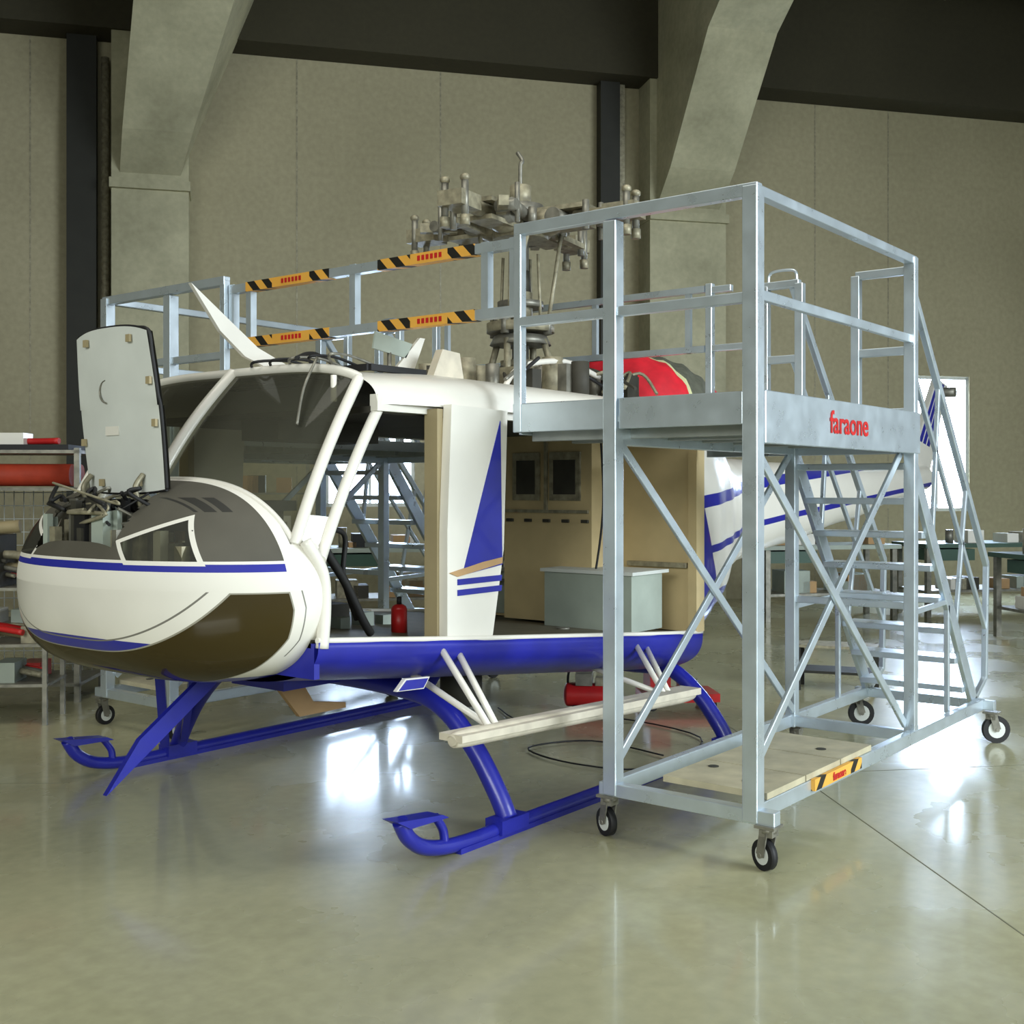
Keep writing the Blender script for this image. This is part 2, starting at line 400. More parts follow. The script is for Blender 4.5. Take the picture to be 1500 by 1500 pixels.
m.cyl((4.20,4.0,.87),(4.20,4.0,1.0),.04,REDP); m.ell((4.20,4.0,1.0),(.04,.04,.025),REDP,12); m.cyl((4.20,4.0,1.02),(4.20,4.0,1.06),.012,BLACK)
m.obj('cabin_interior',H)
# rear fuselage + tail boom
REAR=mat('tail_livery',(230,227,218),.32,0,.04,3,coat=.3); k=NM(REAR)
d=k.lin(k.z,1,k.x,-.0635,-1.42+.0635*8.4)
k.paint(k.OR(k.lt(k.z,.93),k.AND(k.gt(d,.17),k.lt(d,.25)),k.AND(k.gt(d,-.13),k.lt(d,-.08)),k.gt(k.dist(k.x,k.z,[(6.4,.9),(6.85,.9),(6.4,1.75)]),0)),BL)
m=MB(); rows=[]
T=[(6.48,.42,2.08,1.02),(6.8,.50,2.1,.97),(7.2,.62,2.08,.85),(7.6,.76,2.0,.70),(8.0,.88,1.9,.56),(8.4,.98,1.85,.46),(9.5,1.09,1.83,.36),(11,1.26,1.83,.27),(12.5,1.45,1.84,.19),(13.6,1.58,1.86,.13)]
def ti(u,j): return interp([(r[0],r[j]) for r in T],u)
n=48
for i in range(90):
    u=6.48+(13.6-6.48)*i/89; a,b,w=ti(u,1),ti(u,2),ti(u,3); r=[]
    e=.6 if u<7.5 else .8
    for j in range(n):
        t=2*math.pi*j/n; cx,sx=math.cos(t),math.sin(t)
        r.append((u,VC+math.copysign(w*abs(cx)**e,cx),(a+b)/2+math.copysign((b-a)/2*abs(sx)**e,sx)))
    rows.append(r)
m.grid(rows,REAR,True,None,True)
fin=[(13.0,VC-.03,1.75),(13.7,VC-.03,1.62),(14.45,VC-.03,2.85),(14.05,VC-.03,2.92)]
m.prism(fin,(0,.06,0),WHITE)
for s0 in(0,.22,.44):
    f=lambda t,s:tuple(Vector(fin[0]).lerp(Vector(fin[3]),t).lerp(Vector(fin[1]).lerp(Vector(fin[2]),t),s)+Vector((0,-.006,0)))
    m.prism([f(.35,s0+.1),f(.35,s0+.24),f(.98,s0+.24),f(.98,s0+.1)],(0,.072,0),BLUE)
m.cyl((14.2,VC-.2,2.75),(14.2,VC+.05,2.75),.06,STEEL)
m.obj('tail_section',H)
# roof machinery
m=MB()
for sg in(-1,1):
    m.tube([(5.2,VC+sg*.45,2.17),(5.3,VC+sg*.5,2.30),(5.7,VC+sg*.52,2.36),(6.1,VC+sg*.5,2.30)],.018,WHITE,n=6)
for i in range(60):
    a=random.uniform(5.15,6.5);b=VC+random.uniform(-.65,.5);s_=random.uniform(.04,.13)
    if random.random()<.5: m.box((a,b,2.12),(a+s_,b+s_,2.17+s_*1.3),random.choice([OIL,STEEL,DARK,DARK]))
    else: m.cyl((a,b,2.12),(a,b,2.18+s_*1.6),s_*.5,random.choice([OIL,STEEL,DARK]),n=12)
for i in range(20):
    p=Vector((random.uniform(5.1,6.5),VC+random.uniform(-.7,.4),2.22))
    m.tube([p,p+Vector((random.uniform(-.3,.3),random.uniform(-.2,.2),.12)),p+Vector((random.uniform(-.4,.4),random.uniform(-.3,.3),-.02))],.011,random.choice([BLACK,STEEL,DARK,OIL]),n=6)
m.cyl((6.0,VC,2.1),(6.0,VC,2.36),.3,OIL,.2,24)
rows=[]
for i in range(57):
    u=6.6+1.9*i/56; w=interp([(6.6,.40),(7.1,.60),(8.5,.36)],u); h=interp([(6.6,.34),(7.0,.54),(7.5,.55),(8.5,.26)],u)
    rows.append([(u,VC+w*math.cos(math.pi*j/28),2.03+h*math.sin(math.pi*j/28)**.8+.012*math.sin(j*1.7+i*.7)) for j in range(29)])
def cov(u,v,z):
    if u<6.74: return GRNC
    if u<7.14: return RED
    if u<7.21: return TRIM
    if u>7.8: return RED
    return GRNC
m.grid(rows,GRNC,True,cov)
m.obj('engine_deck_equipment',H)
# roof fittings
m=MB()
m.prism([(3.95,VC-.012,2.17),(4.1,VC-.012,2.18),(3.78,VC-.012,2.30),(3.38,VC-.012,2.57),(3.55,VC-.012,2.36),(3.70,VC-.012,2.25)],(0,.024,0),WHITE)
m.prism([(4.42,4.3,2.17),(4.6,4.3,2.17),(4.72,4.3,2.42),(4.68,4.3,2.42)],(0,.02,0),WHITE)
m.prism([(4.32,4.3,2.33),(4.57,4.3,2.30),(4.62,4.3,2.38),(4.34,4.3,2.42)],(0,.012,0),TAN2); m.cyl((4.45,4.31,2.15),(4.45,4.31,2.32),.012,STEEL,n=8)
m.prism([(4.55,4.1,2.16),(4.82,4.1,2.16),(4.78,4.1,2.33),(4.64,4.1,2.34)],(0,.05,0),PADW)
for j in range(5):
    m.tube([(3.68+.02*j,VC-.1-.12*j,2.17),(3.6,VC-.2-.13*j,2.20),(3.74,VC-.3-.1*j,2.21),(3.9,VC-.3-.1*j,2.18)],.007,random.choice([BLACK,STEEL]),n=6)
m.tube([(3.6,VC-.5,2.2),(3.9,VC-.3,2.26),(4.3,VC-.1,2.21)],.01,BLACK,n=6)
m.prism([(3.5,VC-.015,.74),(3.62,VC-.015,.73),(3.30,VC-.015,.50),(2.93,VC-.015,.24),(3.1,VC-.015,.46)],(0,.03,0),BLUE)
m.obj('wire_cutters_and_antennas',H)
# rotor mast & hub
m=MB(); X0,Y0=5.94,VC
m.cyl((X0,Y0,2.3),(X0,Y0,3.5),.055,STEEL); 
m.cyl((X0,Y0,2.36),(X0,Y0,2.42),.13,OIL); m.cyl((X0,Y0,2.52),(X0,Y0,2.58),.20,STEEL,.17,24); m.cyl((X0,Y0,2.60),(X0,Y0,2.66),.22,OIL,n=24)
m.cyl((X0,Y0,2.66),(X0,Y0,2.86),.08,OIL); m.cyl((X0,Y0,2.86),(X0,Y0,3.0),.07,DARK,.06); m.cyl((X0,Y0,2.76),(X0,Y0,2.80),.15,STEEL)
m.cyl((X0,Y0,3.20),(X0,Y0,3.27),.18,OIL,n=20); m.cyl((X0,Y0,3.34),(X0,Y0,3.42),.15,STEEL,n=20); m.cyl((X0,Y0,3.42),(X0,Y0,3.55),.07,OIL)
m.tube([(X0,Y0,3.52),(X0,Y0,3.68),(X0+.02,Y0,3.72),(X0+.02,Y0+.04,3.78)],.014,STEEL,n=6)
for q in range(4):
    a=math.radians(8+90*q); d=Vector((math.cos(a),math.sin(a),0)); p=Vector((-d.y,d.x,0)); c=Vector((X0,Y0,3.30))
    for dz in(-.05,.06): m.beam(c+d*.08+Vector((0,0,dz)),c+d*.5+Vector((0,0,dz)),.17,.028,OIL)
    m.cyl(c+d*.30-p*.13,c+d*.30+p*.13,.055,STEEL); m.ell(tuple(c+d*.2),(.12,.12,.09),OIL,14)
    m.cyl(c+d*.4,c+d*.78,.05,OIL,.042); m.beam(c+d*.62,c+d*.84,.17,.09,OIL)
    for s_ in(-.07,.07):
        m.cyl(c+d*.78+p*s_-Vector((0,0,.12)),c+d*.78+p*s_+Vector((0,0,.12)),.022,STEEL,n=10)
        m.ell(tuple(c+d*.78+p*s_+Vector((0,0,.12))),(.032,.032,.025),OIL,10)
        m.cyl(c+d*.78+p*s_-Vector((0,0,.16)),c+d*.78+p*s_-Vector((0,0,.10)),.03,OIL,n=10)
    m.cyl(c+d*.5+p*.12,c+d*.5+p*.26,.035,STEEL,n=10); m.beam(c+d*.42+p*.1,c+d*.62+p*.24,.06,.06,OIL)
    m.cyl(c+d*.14+p*.12+Vector((0,0,.02)),c+d*.46+p*.2+Vector((0,0,.02)),.038,STEEL,n=12)
    m.cyl(c+d*.46+p*.24-Vector((0,0,.1)),c+d*.46+p*.24+Vector((0,0,.14)),.016,STEEL,n=8)
    m.beam(c+d*.2-p*.18-Vector((0,0,.06)),c+d*.55-p*.16-Vector((0,0,.06)),.06,.035,OIL); m.cyl(c+d*.55-p*.16-Vector((0,0,.12)),c+d*.55-p*.16+Vector((0,0,.06)),.022,STEEL,n=8)
    e=c+d*.20+p*.20
    m.cyl((X0+d.x*.2,Y0+d.y*.2,2.63),tuple(e),.013,OIL,n=8); m.cyl(tuple(e-Vector((0,0,.06))),tuple(e+Vector((0,0,.05))),.028,STEEL,n=10)
    m.cyl((X0+d.x*.2,Y0+d.y*.2,2.58),(X0+d.x*.2,Y0+d.y*.2,2.70),.026,STEEL,n=10); m.cyl((X0+d.x*.15,Y0+d.y*.15,2.62),(X0+d.x*.13,Y0+d.y*.13,3.1),.01,OIL,n=8)
    f=Vector((X0,Y0,2.2))+d*.25+p*.05; m.cyl(tuple(f),(X0+d.x*.17,Y0+d.y*.17,2.55),.022,OIL,n=10)
m.obj('rotor_mast_and_hub',H)
# skid gear
m=MB()
for sg in(-1,1):
    Y=VC+sg*1.25
    m.tube([(3.50,Y,.22),(3.56,Y,.13),(3.68,Y,.065),(3.9,Y,.035),(4.3,Y,.035),(5.5,Y,.035),(6.9,Y,.035)],.034,BLUE,n=12)
    m.prism([(3.44,Y-.045,.235),(3.72,Y-.045,.205),(3.76,Y-.045,.185),(3.52,Y-.045,.19)],(0,.09,0),BLUE)
    m.tube([(3.72,Y,.19),(3.77,Y,.12),(3.78,Y,.05)],.02,BLUE,n=8)
    m.beam((3.85,Y,.012),(6.8,Y,.012),.07,.024,BLUE)
    for uc in(4.22,6.38): m.box((uc-.1,Y-.05,.02),(uc+.1,Y+.05,.085),BLUE); 
for uc,zt in((4.22,.60),(6.38,.46)):
    pts=[];
    for y,z in((-1.25,.07),(-1.19,.18),(-1.05,.37),(-.85,.54),(-.6,zt),(0,zt+.02),(.6,zt),(.85,.54 if zt>.5 else .42),(1.05,.37),(1.19,.18),(1.25,.07)):
        if zt<.5: z=min(z,zt) if abs(y)<.9 else z*.88
        pts.append((uc,VC+y,z))
    m.tube(pts,.048,BLUE,n=12)
m.beam((3.75,5.35,.66),(4.05,5.72,.12),.05,.05,BLUE); m.beam((3.95,5.3,.66),(4.2,5.75,.12),.04,.04,BLUE)
m.obj('landing_skids',H)
# boarding step board
m=MB()
m.tube([(3.70,3.22,.53),(3.8,3.22,.53),(4.5,3.22,.50),(5.6,3.22,.45),(5.76,3.22,.45)],.05,PADW,n=12,rs=[.02,.04,.04,.04,.02])
m.prism([(3.70,3.16,.53),(5.75,3.16,.45),(5.75,3.16,.485),(3.70,3.16,.56)],(0,.13,0),PADW)
for tp,bt in((4.05,3.99),(5.72,5.5)):
    m.cyl((tp-.03,3.56,sill(tp)-.04),(bt-.02,3.24,.55 if bt<5 else .48),.016,WHITE,n=8); m.cyl((tp+.09,3.56,sill(tp)-.07),(bt+.03,3.24,.55 if bt<5 else .48),.016,WHITE,n=8)
    m.cyl((bt,3.24,.54 if bt<5 else .47),(bt+.02,3.75,zb(bt)+.06),.016,WHITE,n=8)
m.obj('boarding_step',H,)
m=MB()
m.cyl((5.0,VC-.3,.38),(5.0,VC-.3,.58),.12,DARK,n=20); m.prism([(4.1,4.9,.62),(4.3,4.9,.62),(4.45,4.9,.40),(4.7,4.9,.36),(4.7,4.9,.33),(4.35,4.9,.33)],(0,.03,0),CARD)
m.box((3.8,4.4,.60),(4.2,4.8,.70),BLUE)
m.obj('belly_fittings',H)

# ============================================================ PLATFORMS
def platform(mir):
    P=empty('maintenance_platform')
    V=(lambda v:2*VC-v) if mir else (lambda v:v)
    fr=MB(); W=.062
    def post(u,v,z0,z1,w=W): fr.box((u-w/2,V(v)-w/2,z0),(u+w/2,V(v)+w/2,z1),ALU)
    def B(a,b,w,h,m_=ALU,mb=None): (mb or fr).beam((a[0],V(a[1]),a[2]),(b[0],V(b[1]),b[2]),w,h,m_)
    post(4.47,2.21,.2,2.87,.07);post(4.47,2.91,.2,2.82,.07);post(6.39,2.21,.2,2.87);post(6.39,2.91,.2,1.86);post(4.47,3.45,1.87,2.86,.045);post(6.39,3.45,1.87,2.86,.045)
    B((4.47,2.18,2.855),(4.47,3.47,2.855),.05,.055);B((4.47,2.21,2.405),(4.47,3.47,2.405),.045,.045)
    B((4.45,2.21,2.855),(6.42,2.21,2.855),.05,.045);B((4.47,2.21,2.42),(6.39,2.21,2.42),.03,.045)
    for a,b in((2.21,2.52),(2.86,3.08)):
        for v in(a,b): post(6.39,v,1.93,2.80,.05)
        for z in(2.80,2.36,2.02): B((6.39,a,z),(6.39,b,z),.045,.045)
    fr.tube([(6.39,V(2.88),2.82),(6.39,V(2.90),2.88),(6.39,V(3.04),2.88),(6.39,V(3.06),2.82)],.01,ALU,n=6)
    B((6.39,3.08,2.46),(6.39,3.45,2.46),.04,.04);B((6.39,3.30,2.82),(6.39,3.45,2.82),.04,.04)
    fr.box((4.452,V(2.25),1.87),(4.475,V(2.87),2.01),ALU); fr.box((4.452,V(2.95),1.87),(4.475,V(3.48),2.01),ALU)
    fr.box((4.51,V(2.172),1.79),(6.43,V(2.20),2.015),ALU)
    fr.box((6.40,V(2.175),1.79),(6.425,V(3.48),1.93),ALU)
    fr.box((4.50,V(3.46),1.86),(6.42,V(3.48),1.93),ALU)
    fr.box((4.46,V(2.19),1.90),(6.42,V(3.47),1.93),ALUD)
    for j in range(6): fr.beam((4.6+.34*j,V(2.2),1.865),(4.6+.34*j,V(3.46),1.865),.04,.07,ALUD)
    for v in(2.24,2.91): B((4.51,v,1.835),(6.36,v,1.835),.05,.08)
    for v in(2.235,2.89):
        B((4.5,v,1.80),(6.36,v,.30),.018,.045);B((6.36,v+.02,1.80),(4.5,v+.02,.34),.018,.045)
    B((4.47,2.10,.225),(4.47,2.97,.225),.06,.06)
    B((4.47,2.21,.235),(7.62,2.19,.235),.045,.07);B((4.47,2.91,.235),(7.62,2.93,.235),.045,.07)
    B((6.39,2.2,.235),(6.39,2.93,.235),.05,.06);B((7.60,2.1,.235),(7.60,3.0,.235),.05,.06)
    B((5.78,2.21,.235),(5.78,2.91,.235),.04,.05)
    B((6.39,2.21,.95),(6.39,2.91,.95),.03,.04)
    for v in(2.24,2.92):
        B((6.40,v,1.86),(7.62,v,.24),.03,.10)
        B((6.40,v,2.82),(7.90,v,1.10),.035,.045);B((6.42,v,2.36),(7.88,v,.68),.025,.03)
        fr.beam((7.90,V(v),1.11),(7.86,V(v),.35),.035,.035,ALU); B((7.86,v,.36),(7.62,v,.25),.03,.035)
        for t in(.35,.7): B((lerp(6.4,7.62,t),v,lerp(1.86,.24,t)),(lerp(6.4,7.90,t)+.02,v,lerp(2.82,1.10,t)),.025,.03)
        B((6.42,v,.9),(7.1,v,.92),.025,.03)
        B((7.1,v,.9),(7.1,v,.25),.03,.03)
    for j in range(8):
        t=(j+.7)/8.2; u=lerp(6.40,7.62,t); z=lerp(1.86,.24,t)
        fr.box((u-.11,V(2.25),z-.018),(u+.09,V(2.91),z+.018),ALU)
    o=fr.obj('frame',P,bevel=.004)
    bd=MB()
    for j in range(3): bd.box((4.56+.40*j,V(2.19),.272),(4.95+.40*j,V(2.70),.30),WOOD)
    for a,b in((4.7,2.35),(5.1,2.5),(5.5,2.35),(4.85,2.6)): bd.cyl((a,V(b),.300),(a,V(b),.303),.025,DARK,n=12)
    if not mir:
        bd.box((5.0,2.165,.222),(5.14,2.185,.275),STRIPE);bd.box((5.14,2.165,.222),(5.42,2.185,.275),YEL);bd.box((5.42,2.165,.222),(5.56,2.185,.275),STRIPE)
    bd.obj('step_boards',P)
    cs=MB()
    for u,v in((4.47,2.14),(4.47,2.93),(7.60,2.12),(7.60,2.99),(6.45,2.91)):
        y=V(v); r=.065
        cs.box((u-.045,y-.045,.185),(u+.045,y+.045,.197),STEEL); cs.cyl((u,y,.165),(u,y,.186),.035,STEEL)
        if mir: d=Vector((1,0,0))
        else: d=Vector((.4,.9,0)).normalized() if u<5 else Vector((.62,-.78,0))
        p=Vector((-d.y,d.x,0)); c=Vector((u,y,r))+d*.025
        R=r if u<7 else .085
        c.z=R
        cs.cyl(c-p*.016,c+p*.016,R,BLACK,n=24); cs.cyl(c-p*.018,c+p*.018,R*.62,LIDG,n=20); cs.cyl(c-p*.032,c+p*.032,.012,STEEL,n=10)
        for s_ in(-1,1): cs.beam(c+p*.026*s_,Vector((u,y,.175))+p*.026*s_,.045,.006,STEEL,up=p)
        cs.box((u-.03,y-.03,.15),(u+.03,y+.03,.178),STEEL)
    cs.obj('casters',P)
    if not mir:
        text('faraone',(5.42,2.169,1.905),(math.pi/2,0,0),.15,REDP,'lettering',P,1.05)
        text('faraone',(5.28,2.163,.247),(math.pi/2,0,0),.05,REDP,'rail_lettering',P,1)
    return P
platform(False); platform(True)
G=MB()
u0=4.50
for z in(2.80,2.47):
    segs=[(3.48,3.74,ALU),(3.74,3.92,STRIPE),(3.92,4.18,YEL),(4.18,4.42,STRIPE),(4.42,4.80,ALU),(4.80,4.96,STRIPE),(4.96,5.28,YEL),(5.28,5.52,STRIPE),(5.52,5.68,ALU)]
    for a,b,mm in segs:
        h=.05 if mm is ALU else .056
        G.box((u0-h/2,a,z-h/2),(u0+h/2,b,z+h/2),mm)
    for c in(4.05,5.12):
        for j in range(6): G.box((u0-.031,c-.09+j*.03,z-.012),(u0-.028,c-.072+j*.03,z+.014),REDP)
for v in(3.50,3.68,4.62,5.50,5.66): G.box((u0-.022,v-.022,2.45),(u0+.022,v+.022,2.83),ALU)
e=empty('bridge_guard_rail'); G.obj('rails',e)
G=MB()
for z in(2.83,2.46): G.box((6.37,3.48,z-.02),(6.41,5.68,z+.02),ALU)
for v in(3.6,4.3,4.95,5.6): G.box((6.375,v-.018,2.44),(6.405,v+.018,2.85),ALU)
e=empty('bridge_guard_rail'); G.obj('rails',e)

# ============================================================ BUILDING
def plaster(name,col,dk,scale=.35,rough=.9):
    m=mat(name,col,rough,0,.08,14)
    nt=m.node_tree;b=nt.nodes['Principled BSDF']; src=b.inputs['Base Color'].links[0].from_socket
    tc=[n for n in nt.nodes if n.type=='TEX_COORD'][0]
    n=nt.nodes.new('ShaderNodeTexNoise'); n.inputs['Scale'].default_value=scale; n.inputs['Detail'].default_value=8; nt.links.new(tc.outputs['Object'],n.inputs['Vector'])
    mr=nt.nodes.new('ShaderNodeMapRange'); mr.inputs[1].default_value=.35; mr.inputs[2].default_value=.7
    nt.links.new(n.outputs['Fac'],mr.inputs[0])
    mx=nt.nodes.new('ShaderNodeMix'); mx.data_type='RGBA'; mx.blend_type='MULTIPLY'
    nt.links.new(mr.outputs[0],mx.inputs[0]); nt.links.new(src,mx.inputs[6]); mx.inputs[7].default_value=(dk,dk,dk*.97,1)
    nt.links.new(mx.outputs[2],b.inputs['Base Color'])
    return m
WALL=plaster('precast_wall',(174,166,138),.8)
CONC=plaster('concrete_column',(190,186,158),.64,1.2)
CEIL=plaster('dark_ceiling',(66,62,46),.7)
DRK=mat('dark_metal',(40,40,34),.6,.2)
FLR=plaster('polished_floor',(182,180,146),.72,.5,.3)
b=FLR.node_tree.nodes['Principled BSDF']; b.inputs['Coat Weight'].default_value=.5; b.inputs['Coat Roughness'].default_value=.09
nt=FLR.node_tree; n=nt.nodes.new('ShaderNodeTexNoise'); n.inputs['Scale'].default_value=1.1; n.inputs['Detail'].default_value=5
tc=[k for k in nt.nodes if k.type=='TEX_COORD'][0]; nt.links.new(tc.outputs['Object'],n.inputs['Vector'])
mr=nt.nodes.new('ShaderNodeMapRange'); mr.inputs[1].default_value=.35;mr.inputs[2].default_value=.65;mr.inputs[3].default_value=.18;mr.inputs[4].default_value=.38
nt.links.new(n.outputs['Fac'],mr.inputs[0]); nt.links.new(mr.outputs[0],b.inputs['Roughness'])
JNT=mat('floor_joint',(112,112,90),.8)
OX,OY=cam2w(0,16); WA=math.radians(-51.95+14)
def place(o): o.location=(OX,OY,0); o.rotation_euler=(0,0,WA); return o
ZT=9.0
m=MB()
wins=[(-2.55,-1.35,1.35,2.45),(6.15,7.2,1.25,3.3)]
xs=[-14,wins[0][0],wins[0][1],wins[1][0],wins[1][1],16]
for i in range(5):
    if i in(1,3):
        w=wins[0 if i==1 else 1]; m.box((w[0],0,0),(w[1],.3,w[2]),WALL); m.box((w[0],0,w[3]),(w[1],.3,ZT),WALL)
    else: m.box((xs[i],0,0),(xs[i+1],.3,ZT),WALL)
for s_ in(-8.6,-6.2,-2.92,-1.0,4.6,5.81,8.2,10.6): m.box((s_-.01,-.003,0),(s_+.01,.01,7.3),OIL)
place(m.obj('wall_back'))
m=MB(); m.box((-14.3,-24,0),(-14,.3,ZT),WALL); place(m.obj('wall_left'))
m=MB(); m.box((16,-8,0),(16.3,.3,ZT),WALL); m.box((16,-24,5.5),(16.3,-8,ZT),WALL); place(m.obj('wall_right'))
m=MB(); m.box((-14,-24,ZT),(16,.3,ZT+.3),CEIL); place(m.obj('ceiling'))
m=MB(); m.box((-30,-30,-.2),(40,40,0),FLR)
for a,b_ in(((1.42,8.2),(2.0,2.5)),((1.9,6.55),(9,7.6)),((-9,6.0),(-2.4,6.3))):
    a=cam2w(*a);b_=cam2w(*b_); m.beam((a[0],a[1],0),(b_[0],b_[1],0),.006,.002,JNT)
m.obj('floor')
for ci,(a,b) in enumerate(((-5.2,-4.28),(1.85,2.98),(9.2,10.3))):
    m=MB(); m.box((a,-.45,0),(b,0,ZT),CONC)
    prof=[(-.45,5.5),(-.45,ZT-.1),(-3.0,ZT-.1),(-3.0,7.75),(-2.2,7.3),(-.95,5.9)]
    sk=.95 if ci==0 else 0
    L=[(a+.1+sk*(z-5.5)/3*(.55),y,z) for y,z in prof]; R=[(b-.1+sk*(z-5.5)/3*1.25,y,z) for y,z in prof]; n=len(prof)
    m.add(L+R,[tuple(range(n)),tuple(range(n,2*n))[::-1]]+[(i,(i+1)%n,n+(i+1)%n,n+i) for i in range(n)],CONC)
    m.box((a-.02,-.52,5.3),(b+.02,0,5.42),CONC)
    place(m.obj('concrete_column'))
m=MB(); m.box((-14,-.5,7.25),(16,-.0,ZT),CEIL)  # dark box standing in for the shade along the wall top
place(m.obj('wall_top_shade'))
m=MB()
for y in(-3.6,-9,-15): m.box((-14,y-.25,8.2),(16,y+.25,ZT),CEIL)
place(m.obj('ceiling_beams'))
m=MB(); m.box((1.22,-.2,0),(1.50,-.02,ZT-.5),DRK); m.box((1.52,-.12,0),(1.6,-.02,ZT-.5),OIL); place(m.obj('drain_pipe'))
m=MB(); m.box((-5.75,-.2,0),(-5.4,-.02,ZT-.5),DRK); m.cyl((-5.3,-.15,0),(-5.3,-.15,7),.05,OIL); place(m.obj('drain_pipe'))
for i,w in enumerate(wins):
    PANE=mat('bright_daylight_pane',(235,245,255),.3,0,.02,emit=((205,226,255),(22,62)[i]))
    m=MB(); m.box((w[0],.16,w[2]),(w[1],.18,w[3]),PANE)
    for x in(w[0],w[1]-.05): m.box((x,.02,w[2]),(x+.05,.14,w[3]),LIDG)
    for z in(w[2],w[3]-.05): m.box((w[0],.02,z),(w[1],.14,z+.05),LIDG)
    m.box(((w[0]+w[1])/2-.02,.05,w[2]),((w[0]+w[1])/2+.02,.12,w[3]),LIDG)
    place(m.obj('window_%d'%(i+1)))

# ============================================================ WORKSHOP FURNITURE
def at(o,x,y,rot=0): 
    a=cam2w(x,y); o.location=(a[0],a[1],0); o.rotation_euler=(0,0,math.radians(-51.95+rot)); return o
m=MB(); w,d,h=1.6,.6,1.9
for x in(0,w):
    for y in(0,d): m.box((x-.02,y-.02,0),(x+.02,y+.02,h),STEEL)
for z in(.12,.55,1.05,1.58,1.86): m.box((-.02,-.02,z),(w+.02,d+.02,z+.025),STEEL)
for j in range(22): m.cyl((w*j/21,d,.1),(w*j/21,d,1.6),.004,LIDG,n=5)
for j in range(14): m.cyl((0,d,.2+j*.105),(w,d,.2+j*.105),.004,LIDG,n=5)
for i in range(16):
    z=random.choice([.145,.575,1.075]); x=random.uniform(.05,1.35);s_=random.uniform(.08,.22)
    m.box((x,.1,z),(x+s_,.35,z+s_*.8),random.choice([CARD,OIL,REDP,BLACK,TAN2,WHITE]))
m.cyl((-.0,.2,1.70),(1.5,.2,1.70),.085,ORNG,n=20); m.cyl((0,.42,1.70),(1.5,.42,1.70),.085,ORNG,n=20); m.box((.1,.1,1.885),(1.5,.5,1.93),BLACK)
m.tube([(.7,.2,1.95),(.9,.2,1.99),(1.1,.25,1.96),(1.4,.2,1.96)],.025,REDP,n=8); m.box((.9,.15,1.93),(1.15,.35,2.02),WHITE)
at(m.obj('storage_rack'),-4.85,8.6,3)
m=MB()
for x,y in((0,0),(1.0,0),(0,.4),(1.0,.4)): m.box((x-.015,y-.015,.0),(x+.015,y+.015,.95),STEEL)
for z in(.28,.55,.93): m.box((-.02,-.02,z-.02),(1.02,.42,z),STEEL)
for i in range(30):
    p=Vector((random.uniform(-.05,.5),random.uniform(0,.4),random.choice([.30,.58,.96,1.0,1.08])+random.random()*.05))
    m.tube([p,p+Vector((.25,.05,.03)),p+Vector((.5,.0,.0))],random.uniform(.01,.035),random.choice([OIL,STEEL,TANP,DARK,REDP]),n=8)
for i in range(10):
    x=random.uniform(0,.85);z=random.choice([.28,.55,.93]);s_=random.uniform(.07,.16); m.box((x,.05,z),(x+s_,.3,z+s_),random.choice([CARD,OIL,DARK,REDP,TAN2]))
m.tube([(-.1,.1,1.2),(.4,.1,1.3),(.8,.12,1.34)],.045,TANP,n=10); m.box((.2,.0,.93),(.7,.35,1.28),DARK)
at(m.obj('parts_trolley'),-4.15,7.75,5)
def bench(x,y,rot,w=2.2,n=10,top=GREEND,name='workbench'):
    m=MB(); m.box((0,0,.86),(w,.8,.91),top); m.box((.05,.05,.3),(w-.05,.75,.33),STEEL)
    for a in(.04,w-.1):
        for b in(.04,.7): m.box((a,b,0),(a+.06,b+.06,.86),STEEL)
    m.box((.1,.04,.70),(.7,.6,.84),GREEND)
    for i in range(n):
        a=random.uniform(.05,w-.3);s_=random.uniform(.08,.3)
        if i%2: m.box((a,.2,.91),(a+s_,.5,.91+s_*.7),random.choice([CARD,OIL,WHITE,BLACK,TAN2,REDP]))
        else: m.cyl((a,.35,.91),(a,.35,.91+s_),.05,random.choice([OIL,WHITE,STEEL,REDP]),n=12)
    for i in range(6):
        a=random.uniform(.1,w-.5);s_=random.uniform(.15,.35); m.box((a,.15,.33),(a+s_,.5,.33+s_*.8),random.choice([CARD,OIL,WHITE,DARK,TAN2]))
    return at(m.obj(name),x,y,rot)
bench(5.1,14.3,12); bench(5.3,11.8,10,1.9); bench(3.0,13.8,12,1.8,8,TAN2); bench(-2.2,13.2,12,2.0,12,TAN2); bench(.2,13.8,12,1.8,12,TAN2)
m=MB()
for z in(.16,.36): m.box((0,0,z-.02),(.62,.32,z),DRK if z<.3 else OIL)
for x in(.02,.6):
    for y in(.02,.3): m.box((x-.015,y-.015,0),(x+.015,y+.015,.36),DRK)
at(m.obj('step_stool'),2.25,9.2,-20)
def shelf(x,y,rot,n=18):
    m=MB()
    for a in(0,1.2):
        for b in(0,.4): m.box((a-.02,b-.02,0),(a+.02,b+.02,2.0),STEEL)
    for z in(.2,.65,1.1,1.55,1.98):
        m.box((-.02,-.02,z-.02),(1.22,.42,z),STEEL)
        for i in range(4):
            q=random.uniform(0,1.0);s_=random.uniform(.1,.2); m.box((q,.05,z),(q+s_,.35,z+s_),random.choice([CARD,OIL,WHITE,BLACK,TAN2,REDP]))
    return at(m.obj('storage_shelf'),x,y,rot)
shelf(-.3,12.3,10); shelf(-3.4,12.4,10)
m=MB(); m.box((0,0,.06),(.55,.35,.12),REDP); m.box((.05,.05,.12),(.2,.3,.28),REDP); m.cyl((.35,.18,.12),(.35,.18,.2),.08,STEEL)
for x in(.06,.49):
    for y in(.03,.32): m.cyl((x,y-.015,.04),(x,y+.015,.04),.04,BLACK)
at(m.obj('hydraulic_jack'),.95,8.3,5)
m=MB()   # portable compressor: lying tank, motor block, handle
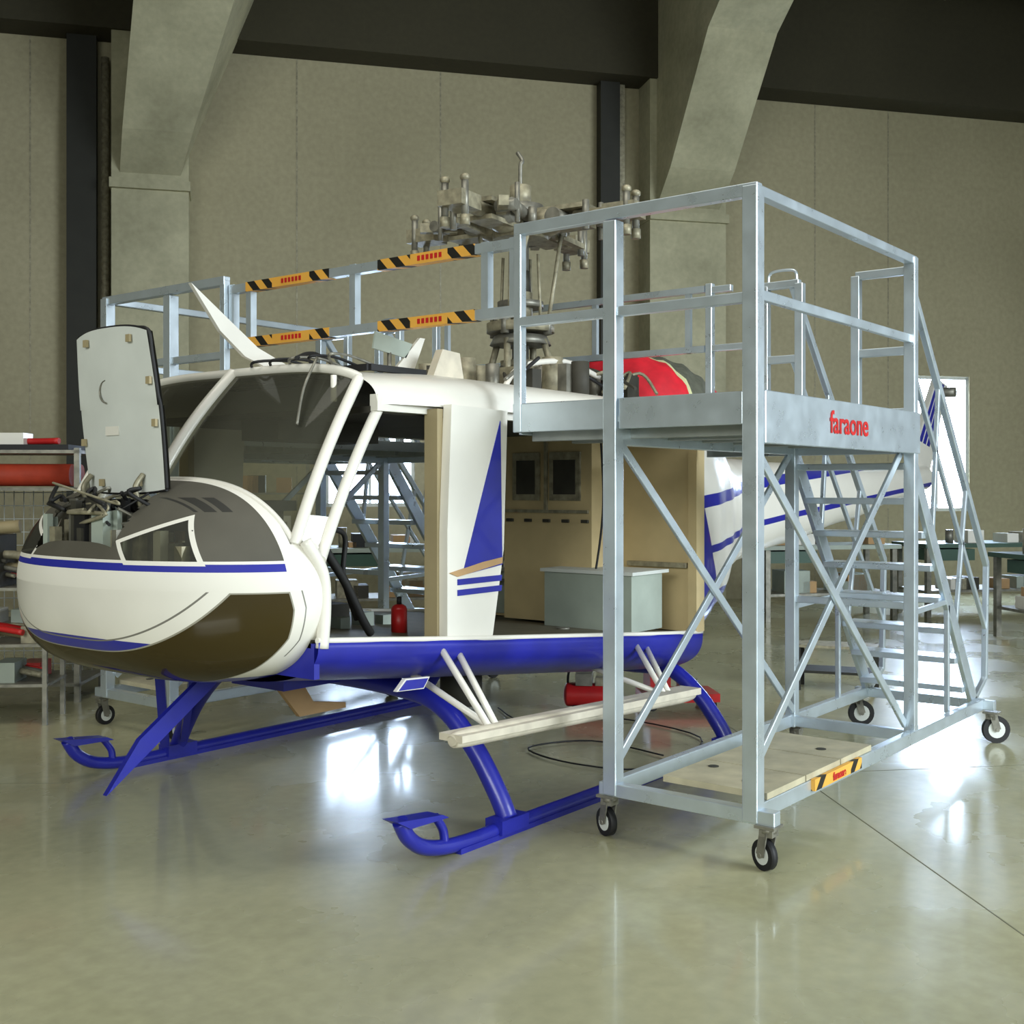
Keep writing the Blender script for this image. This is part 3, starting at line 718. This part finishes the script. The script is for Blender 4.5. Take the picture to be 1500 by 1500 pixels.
m.cyl((.02,.15,.12),(.38,.15,.12),.085,REDP,n=20); m.ell((.02,.15,.12),(.03,.085,.085),REDP,16); m.ell((.38,.15,.12),(.03,.085,.085),REDP,16)
m.box((.08,.09,.19),(.2,.21,.28),STEEL); m.box((.22,.1,.19),(.34,.2,.25),OIL); m.tube([(.02,.15,.19),(.06,.15,.31),(.34,.15,.31),(.38,.15,.19)],.01,BLACK,n=6)
for x in(.08,.32): m.box((x-.02,.07,0),(x+.02,.23,.05),BLACK)
at(m.obj('air_compressor',None,.003),.36,8.2,-8)
m=MB(); a=[cam2w(x,y) for x,y in((.9,6.9),(.5,7.3),(.1,7.1),(.35,6.7),(.8,6.6),(1.2,7.4),(.6,8.1),(.1,7.9),(-.1,8.4))]
m.tube([(p[0],p[1],.012) for p in a],.005,BLACK,n=6); 
m.obj('power_cable')

# ============================================================ LIGHT & CAMERA
W=bpy.data.worlds.new('sky'); S.world=W; W.use_nodes=True; bg=W.node_tree.nodes['Background']; bg.inputs[0].default_value=(.88,.98,.97,1); bg.inputs[1].default_value=.86
def area(name,x,y,z,tx,ty,tz,sx,sy,e,col=(1,1,1),spread=180):
    l=bpy.data.lights.new(name,'AREA'); l.shape='RECTANGLE'; l.size=sx;l.size_y=sy;l.energy=e;l.color=col; l.spread=math.radians(spread)
    o=bpy.data.objects.new(name,l); S.collection.objects.link(o); a=cam2w(x,y);b_=cam2w(tx,ty); o.location=(a[0],a[1],z)
    o.rotation_euler=(Vector((b_[0],b_[1],tz))-o.location).to_track_quat('-Z','Y').to_euler()
area('hangar_door_daylight',10,1,4,0,9,.3,6,4,640,(.86,.95,1),115)
area('front_fill',-4,-5,4.5,-.5,7,.3,6,3,150,(.97,1,.93),85)  # added fill lamp brightening the near floor and helicopter front
area('overhead_area',-1,5,8.0,-.5,8,0,6,3,80,(1,.97,.85),100)  # unseen area lamp aimed down from overhead, no fixture modelled
cam=bpy.data.cameras.new('camera'); co=bpy.data.objects.new('camera',cam); S.collection.objects.link(co)
co.location=(0,0,1.6); co.rotation_euler=(math.pi/2,0,math.radians(-51.95)); cam.lens=36*1700/1500; cam.sensor_width=36; cam.shift_y=-35/1500; cam.clip_end=200
S.camera=co
S.view_settings.view_transform='Standard'
